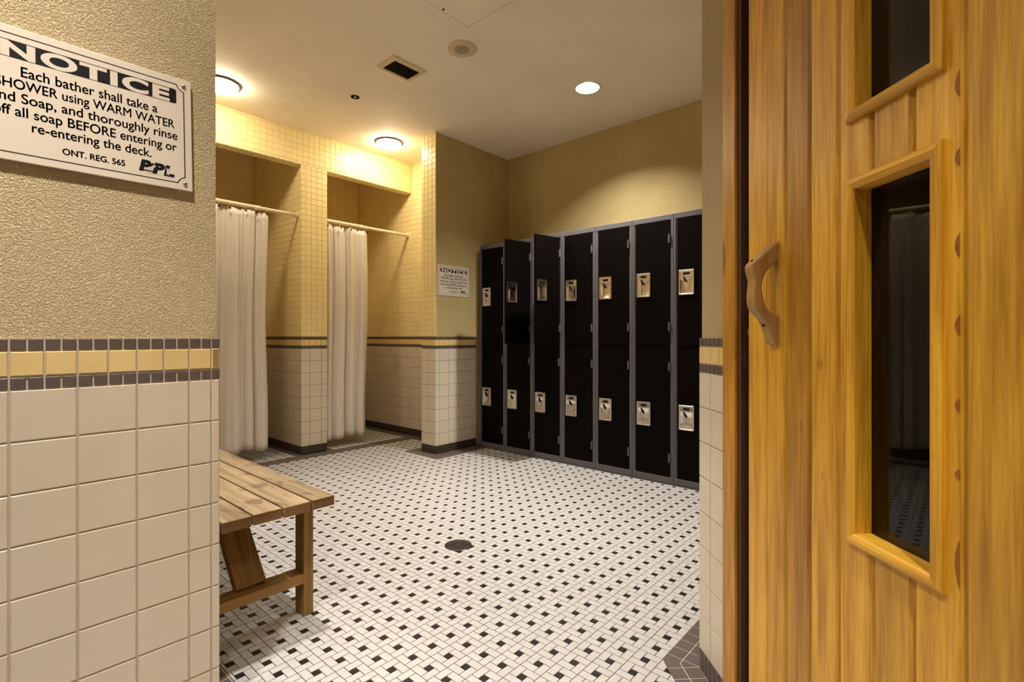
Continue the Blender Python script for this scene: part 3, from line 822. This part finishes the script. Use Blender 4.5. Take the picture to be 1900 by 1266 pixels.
def make_sign(label, O, U, N, tilt):
    Mx = frame(O, U, (0, 0, 1), N) @ Matrix.Rotation(tilt, 4, 'Z')
    t = thing('notice_sign', label, 'sign', group='shower notices')
    t.matrix_world = Mx
    mb = MB(); mb.box(0, SW, 0, SH, .0, .006, 'sign', .0012); mb.build('plate', t)
    zt = .0061
    mb = MB(); ins, rn, lw = .0154, .020, .0024
    path = []
    for cx, cy, a0 in ((ins - .003, ins - .003, 90), (SW - ins + .003, ins - .003, 180), (SW - ins + .003, SH - ins + .003, 270), (ins - .003, SH - ins + .003, 0)):
        arc = []
        for k in range(9):
            a = math.radians(a0 - 90 * k / 8)
            arc.append((cx, cy, a))
        path += arc
    ring_o, ring_i = [], []
    for cx, cy, a in path:
        ring_o.append((cx + (rn - lw / 2) * math.cos(a), cy + (rn - lw / 2) * math.sin(a), zt)); ring_i.append((cx + (rn + lw / 2) * math.cos(a), cy + (rn + lw / 2) * math.sin(a), zt))
    # the straight runs sit on the inset line: snap the arc ends to it
    def snap(ring, d):
        out = []
        for i, (x, y, z) in enumerate(ring):
            k = i % 9
            out.append((min(max(x, ins + d), SW - ins - d), min(max(y, ins + d), SH - ins - d), z))
        return out
    ring_o, ring_i = snap(ring_o, 0), snap(ring_i, lw)
    n_ = len(ring_o)
    mb.add(ring_o + ring_i, [(i, (i + 1) % n_, n_ + (i + 1) % n_, n_ + i) for i in range(n_)], 'ink')
    mb.build('border_line', t)
    # heading: black bar with round corners and white letters
    mb = MB(); x0, x1, y0, y1, r = .0325, .3565, .2118, .2475, .005
    pl = []
    for cx, cy, a0 in ((x1 - r, y0 + r, -90), (x1 - r, y1 - r, 0), (x0 + r, y1 - r, 90), (x0 + r, y0 + r, 180)):
        pl += [(cx + r * math.cos(math.radians(a0 + 90 * k / 5)), cy + r * math.sin(math.radians(a0 + 90 * k / 5)), zt) for k in range(6)]
    mb.add(pl, [tuple(range(len(pl)))], 'ink')
    put_text(mb, 'NOTICE', .047, .342, .2150, .0288, 'sign', .045, z=zt + .0001)
    hb = mb.build('heading', t); hb['label'] = 'black bar lettered NOTICE in white'
    mb = MB()
    for body, u0, u1, base, cap in (('Each bather shall take a', .077, .316, .1772, .0205), ('SHOWER using WARM WATER', .038, .351, .1500, .0195), ('and Soap, and thoroughly rinse', .032, .357, .1222, .0198),
                                    ('off all soap BEFORE entering or', .034, .355, .0938, .0198), ('re-entering the deck.', .092, .302, .0664, .0198)):
        put_text(mb, body, u0, u1, base, cap, 'ink', .018, z=zt)
    put_text(mb, 'ONT. REG. 565', .140, .250, .0325, .0128, 'ink', .034, z=zt)
    mb.build('lettering', t)
    # emblem: slanted P P L, the two P joined by a foot bar, a pale figure before the L
    mb = MB()
    put_text(mb, 'P', .277, .298, .0315, .0235, 'ink', .07, .22, zt); put_text(mb, 'P', .304, .326, .0305, .0225, 'ink', .07, .22, zt); put_text(mb, 'L', .327, .349, .0295, .0225, 'ink', .07, .18, zt)
    q = lambda pts, mat, dz: mb.add([(a, b2, zt + dz) for a, b2 in pts], [tuple(range(len(pts)))], mat)
    q([(.278, .0315), (.310, .0305), (.3105, .0335), (.2785, .0345)], 'ink', .0001)
    q([(.296, .0415), (.302, .0440), (.309, .0520), (.304, .0525), (.298, .0465), (.293, .0445)], 'ink', .0001)
    q([(.294, .0395), (.303, .0405), (.309, .0475), (.312, .0480), (.306, .0405), (.302, .0385), (.294, .0380)], 'sign', .0003)
    q([(.3325, .0310), (.3345, .0305), (.3350, .0370), (.3362, .0305), (.3382, .0305), (.3375, .0400), (.3388, .0470), (.3375, .0475), (.3355, .0440), (.3335, .0475), (.3322, .0470), (.3335, .0400)], 'sign', .0003)
    for a in range(9): q([(.292 + a * .0038, .0268), (.2945 + a * .0038, .0268), (.2945 + a * .0038, .0275), (.292 + a * .0038, .0275)], 'grey_ink', 0)
    mb.build('emblem', t)
    for x in (.0165, SW - .0165):
        for y in (.0165, SH - .0165):
            s_ = MB(); s_.lathe([(.0046, 0), (.0046, .0012), (.0036, .0024), (.0012, .0028), (.0001, .0028)], 'steel', 16)
            s_.box(-.003, .003, -.0006, .0006, .0026, .0030, 'ink')
            o = s_.build('screw', t); o.location = (x, y, .006)
    return t
make_sign('large white NOTICE sign screwed to the rough stucco wall above the tiles', (.037, 1.4695, 1.4037), UX, NY, math.radians(.9))
make_sign('small distant NOTICE sign on the smooth painted wall beside the lockers', (2.942, YP1 + ST - .0, 1.417), UX, NY, 0)

# ------------------------------------------------------------------ shower rods and curtains
RZ, RY = 2.127, 4.425
def rod(x0, x1, collar, hooks, label):
    t = thing('shower_rod', label, 'curtain rod', ((x0 + x1) / 2, RY, RZ), 0, 'shower curtain rods'); c = (x0 + x1) / 2
    mb = MB(); mb.cyl((x0 + .004 - c, 0, 0), (collar - c, 0, 0), .0172, 'rod'); mb.cyl((collar - c, 0, 0), (x1 - .004 - c, 0, 0), .0150, 'rod'); mb.build('tube', t)
    mb = MB(); mb.cyl((collar - .02 - c, 0, 0), (collar + .03 - c, 0, 0), .0195, 'rod'); mb.build('collar', t)
    for xa, sg in ((x0, 1), (x1, -1)):
        mb = MB(); mb.cyl((0, 0, 0), (sg * .012, 0, 0), .026, 'rod'); mb.cyl((sg * .012, 0, 0), (sg * .03, 0, 0), .020, 'rod')
        mb.build('end_flange', t).location = (xa + sg * .0005 - c, 0, 0)
    for hx in hooks:
        mb = MB(); mb.torus(.0215, .0022, 'rod', Matrix.Translation((0, 0, -.004)) @ Matrix.Rotation(math.pi / 2, 4, 'Y'))
        mb.build('hook', t).location = (hx - c, 0, 0)
H1, H2 = [1.21, 1.34, 1.46, 1.545, 1.665, 1.745, 1.835], [2.385, 2.52, 2.625, 2.69, 2.80]
rod(1.161, 2.117, 1.76, H1, 'cream curtain rod across the shower nearest the bench')
rod(2.36, 3.316, 2.74, H2, 'cream curtain rod across the far shower beside the partition wall')
def curtain(x0, x1, hooks, ztop, zbot, seed, label, flare=0.0):
    rnd = random.Random(seed)
    t = thing('shower_curtain', label, 'shower curtain', ((x0 + x1) / 2, RY, 0), 0, 'white shower curtains'); c = (x0 + x1) / 2
    nx, nz = 150, 40
    ph = [rnd.uniform(0, 6.28) for _ in range(6)]
    vs_, fs_ = [], []
    for j in range(nz + 1):
        v = j / nz
        for i in range(nx + 1):
            u = i / nx
            x = x0 + u * (x1 - x0)
            near = min(abs(x - hx) for hx in hooks)
            sag = .026 * min(1, near / .07) ** 1.2 * (1 - math.exp(-near / .05))
            zt_ = ztop - sag
            zb = zbot + .012 * math.sin(u * 9 + ph[0]) + .006 * math.sin(u * 23 + ph[1])
            z = zt_ + (zb - zt_) * v
            k = 2 * math.pi * len(hooks) * .78
            warp = u + .03 * math.sin(2 * math.pi * u * 2 + ph[2]) + .012 * math.sin(v * 5 + ph[3])
            amp = .012 + .018 * v
            y = amp * math.sin(k * warp + ph[4]) + .012 * math.sin(k * .43 * warp + ph[5] + 1.2 * v) + .0045 * math.sin(k * 2.3 * warp + ph[1] - .8 * v) + .003 * math.sin(k * 4.1 * warp + ph[2] + 2.1 * v)
            xx = x + .012 * math.cos(k * warp + ph[4]) * (.4 + .6 * v) + flare * v * (u - .5) + .012 * math.sin(v * 6 + ph[2]) * u
            vs_.append((xx - c, y, z))
    for j in range(nz):
        for i in range(nx):
            a = j * (nx + 1) + i
            fs_.append((a, a + 1, a + nx + 2, a + nx + 1))
    mb = MB(); mb.add(vs_, fs_, 'cloth', True)
    o = mb.build('cloth', t)
    sd = o.modifiers.new('thick', 'SOLIDIFY'); sd.thickness = .0016; sd.offset = 0
    for hx in hooks:
        mb = MB()
        mb.lathe([(.0035, -.004), (.0075, -.004), (.0085, 0), (.0075, .004), (.0035, .004)], 'ink', 16, Matrix.Translation((0, -.028, ztop - .016)) @ Matrix.Rotation(math.pi / 2, 4, 'X'))
        mb.build('eyelet', t).location = (hx - c, 0, 0)
curtain(1.185, 1.853, H1, 2.0965, .092, 3, 'white shower curtain drawn across the shower nearest the bench', -.01)
curtain(2.375, 2.835, H2, 2.093, .085, 11, 'white shower curtain bunched to the side of the far shower', -.01)

# ------------------------------------------------------------------ ceiling fittings
def downlight(c, label, bulb='bulb', dz=0.0, watt=1.0, cone=86):
    t = thing('downlight', label, 'ceiling light', (c[0], c[1], CE), 0, 'recessed downlights')
    mb = MB(); mb.lathe([(.081, .006), (.083, -.002), (.090, -.006), (.098, -.005), (.102, 0)], 'trim_white', 48); mb.build('trim_ring', t)
    mb = MB(); mb.lathe([(.081, .002), (.074, .03), (.064, .06), (.058, .075), (.058, .13), (.001, .13)], 'reflector', 48); mb.build('reflector', t)
    mb = MB(); mb.lathe([(.046, .100 + dz), (.045, .082 + dz), (.038, .070 + dz), (.022, .063 + dz), (.0005, .061 + dz)], bulb, 32); mb.build('bulb', t)
    ld = bpy.data.lights.new('beam', 'SPOT'); ld.energy = W_SPOT * watt; ld.color = C_DOWN; ld.shadow_soft_size = .03
    ld.spot_size = math.radians(cone); ld.spot_blend = .85 if cone > 80 else 1.0
    lo = bpy.data.objects.new('beam', ld); COL.objects.link(lo); lo.parent = t; lo.location = (0, 0, .045)
downlight(A_LAMP, 'lit recessed downlight in the ceiling in front of the lockers', 'bulb', 0, .7)
downlight(B_LAMP, 'recessed downlight in the ceiling above the bench end', 'bench_bulb', .008, .82)
downlight(C_LAMP, 'recessed downlight in the corridor ceiling in front of the large notice', 'corridor_bulb', .01, .9, 66)
downlight(D_LAMP, 'recessed downlight in the corridor ceiling beside the sauna door', 'corridor_bulb', .01, .45)
def dome(x, y, label):
    t = thing('dome_light', label, 'ceiling light', (x, y, CE), 0, 'round shower ceiling lights')
    mb = MB(); mb.lathe([(.106, 0), (.126, -.001), (.127, -.009), (.120, -.013), (.110, -.010)], 'dark_metal', 48); mb.build('rim', t)
    mb = MB(); mb.lathe([(.110, -.008), (.106, -.024), (.092, -.040), (.066, -.051), (.034, -.057), (.0005, -.058)], 'dome', 48); mb.build('glass', t)
dome(2.793, 4.02, 'glowing round ceiling light in front of the far shower header')
dome(1.342, 3.995, 'glowing round ceiling light half hidden by the rough stucco wall')

t = thing('air_vent', 'rectangular white ceiling vent with dark louvres', 'vent', (2.082, 2.852, CE))
X0, X1, V0, V1 = 1.945 - 2.082, 2.219 - 2.082, 2.75 - 2.852, 2.953 - 2.852
a0, a1, c0_, c1_ = VENT[0] - 2.082 + .004, VENT[1] - 2.082 - .004, VENT[2] - 2.852 + .004, VENT[3] - 2.852 - .004
mb = MB()
mb.box(X0, a0, V0, V1, -.008, .0, 'vent_paint', .002); mb.box(a1, X1, V0, V1, -.008, .0, 'vent_paint', .002)
mb.box(a0, a1, V0, c0_, -.008, .0, 'vent_paint', .002); mb.box(a0, a1, c1_, V1, -.008, .0, 'vent_paint', .002)
mb.build('frame', t)
mb = MB(); mb.box(a0 - .003, a1 + .003, c0_ - .003, c1_ + .003, .07, .075, 'vent_dark')
for b_ in ((a0 - .003, a0, c0_, c1_), (a1, a1 + .003, c0_, c1_), (a0, a1, c0_ - .003, c0_), (a0, a1, c1_, c1_ + .003)): mb.box(b_[0], b_[1], b_[2], b_[3], 0, .07, 'vent_dark')
mb.build('duct', t)
nS = 9
for k in range(nS):
    s_ = MB(); s_.box(a0, a1, -.0075, .0075, -.0006, .0006, 'slat', T=Matrix.Rotation(math.radians(38), 4, 'X'))
    s_.build('slat', t).location = (0, c0_ + (c1_ - c0_) * (k + .5) / nS, .006)

t = thing('ceiling_speaker', 'flat round cream ceiling fitting with a grey centre disc', 'speaker', (2.192, 2.372, CE))
mb = MB(); mb.lathe([(.098, 0), (.097, -.004), (.090, -.007), (.060, -.008), (.049, -.008)], 'fixture', 48); mb.build('ring', t)
mb = MB(); mb.lathe([(.049, -.007), (.047, -.010), (.044, -.0112), (.030, -.0125), (.0005, -.013)], 'fixture_grey', 40); mb.build('grille', t)

t = thing('sprinkler', 'small dark recessed sprinkler in the ceiling between the vent and the showers', 'sprinkler', (SPR[0], SPR[1], CE))
mb = MB(); mb.lathe([(.0245, .03), (.0245, .0), (.033, -.003), (.034, 0)], 'hole', 32); mb.lathe([(.0245, .03), (.0005, .03)], 'hole', 32); mb.build('cup', t)
mb = MB(); mb.lathe([(.0005, -.004), (.009, -.004), (.010, .002), (.004, .006), (.004, .03)], 'steel', 24); mb.build('head', t)

t = thing('access_panel', 'square painted access panel flush in the ceiling', 'hatch', (1.76, 1.876, CE))
mb = MB(); mb.box(-.303, .303, -.303, .303, -.0024, 0, 'ceiling', .0012)
for b_ in ((-.306, .306, -.306, -.3035), (-.306, .306, .3035, .306), (-.306, -.3035, -.3035, .3035), (.3035, .306, -.3035, .3035)): mb.box(b_[0], b_[1], b_[2], b_[3], -.0006, 0, 'slat')
mb.build('lid', t)
mb = MB(); mb.lathe([(.0075, 0), (.007, -.002), (.0005, -.0022)], 'hole', 16); mb.build('lock', t).location = (.10, .285, -.0024)

# ------------------------------------------------------------------ floor drain
t = thing('floor_drain', 'round dark bronze floor drain set in the mosaic floor', 'drain', (DR[0], DR[1], 0))
mb = MB(); mb.lathe([(.068, -.001), (.067, .002), (.062, .003), (.057, .0025), (.056, -.004)], 'bronze', 48); mb.build('rim', t)
mb = MB(); mb.lathe([(.0575, .0008), (.0005, .0008)], 'hole', 40); mb.build('well', t)
mb = MB()
for k in range(6):
    T = Matrix.Rotation(math.radians(60 * k + 20), 4, 'Z')
    mb.box(.006, .057, -.0022, .0022, .0006, .0030, 'bronze', 0, T)
mb.lathe([(.013, .0006), (.012, .0032), (.0005, .0034)], 'bronze', 24); mb.torus(.034, .0016, 'bronze', Matrix.Translation((0, 0, .0016)), 36, 8)
mb.build('grate', t)
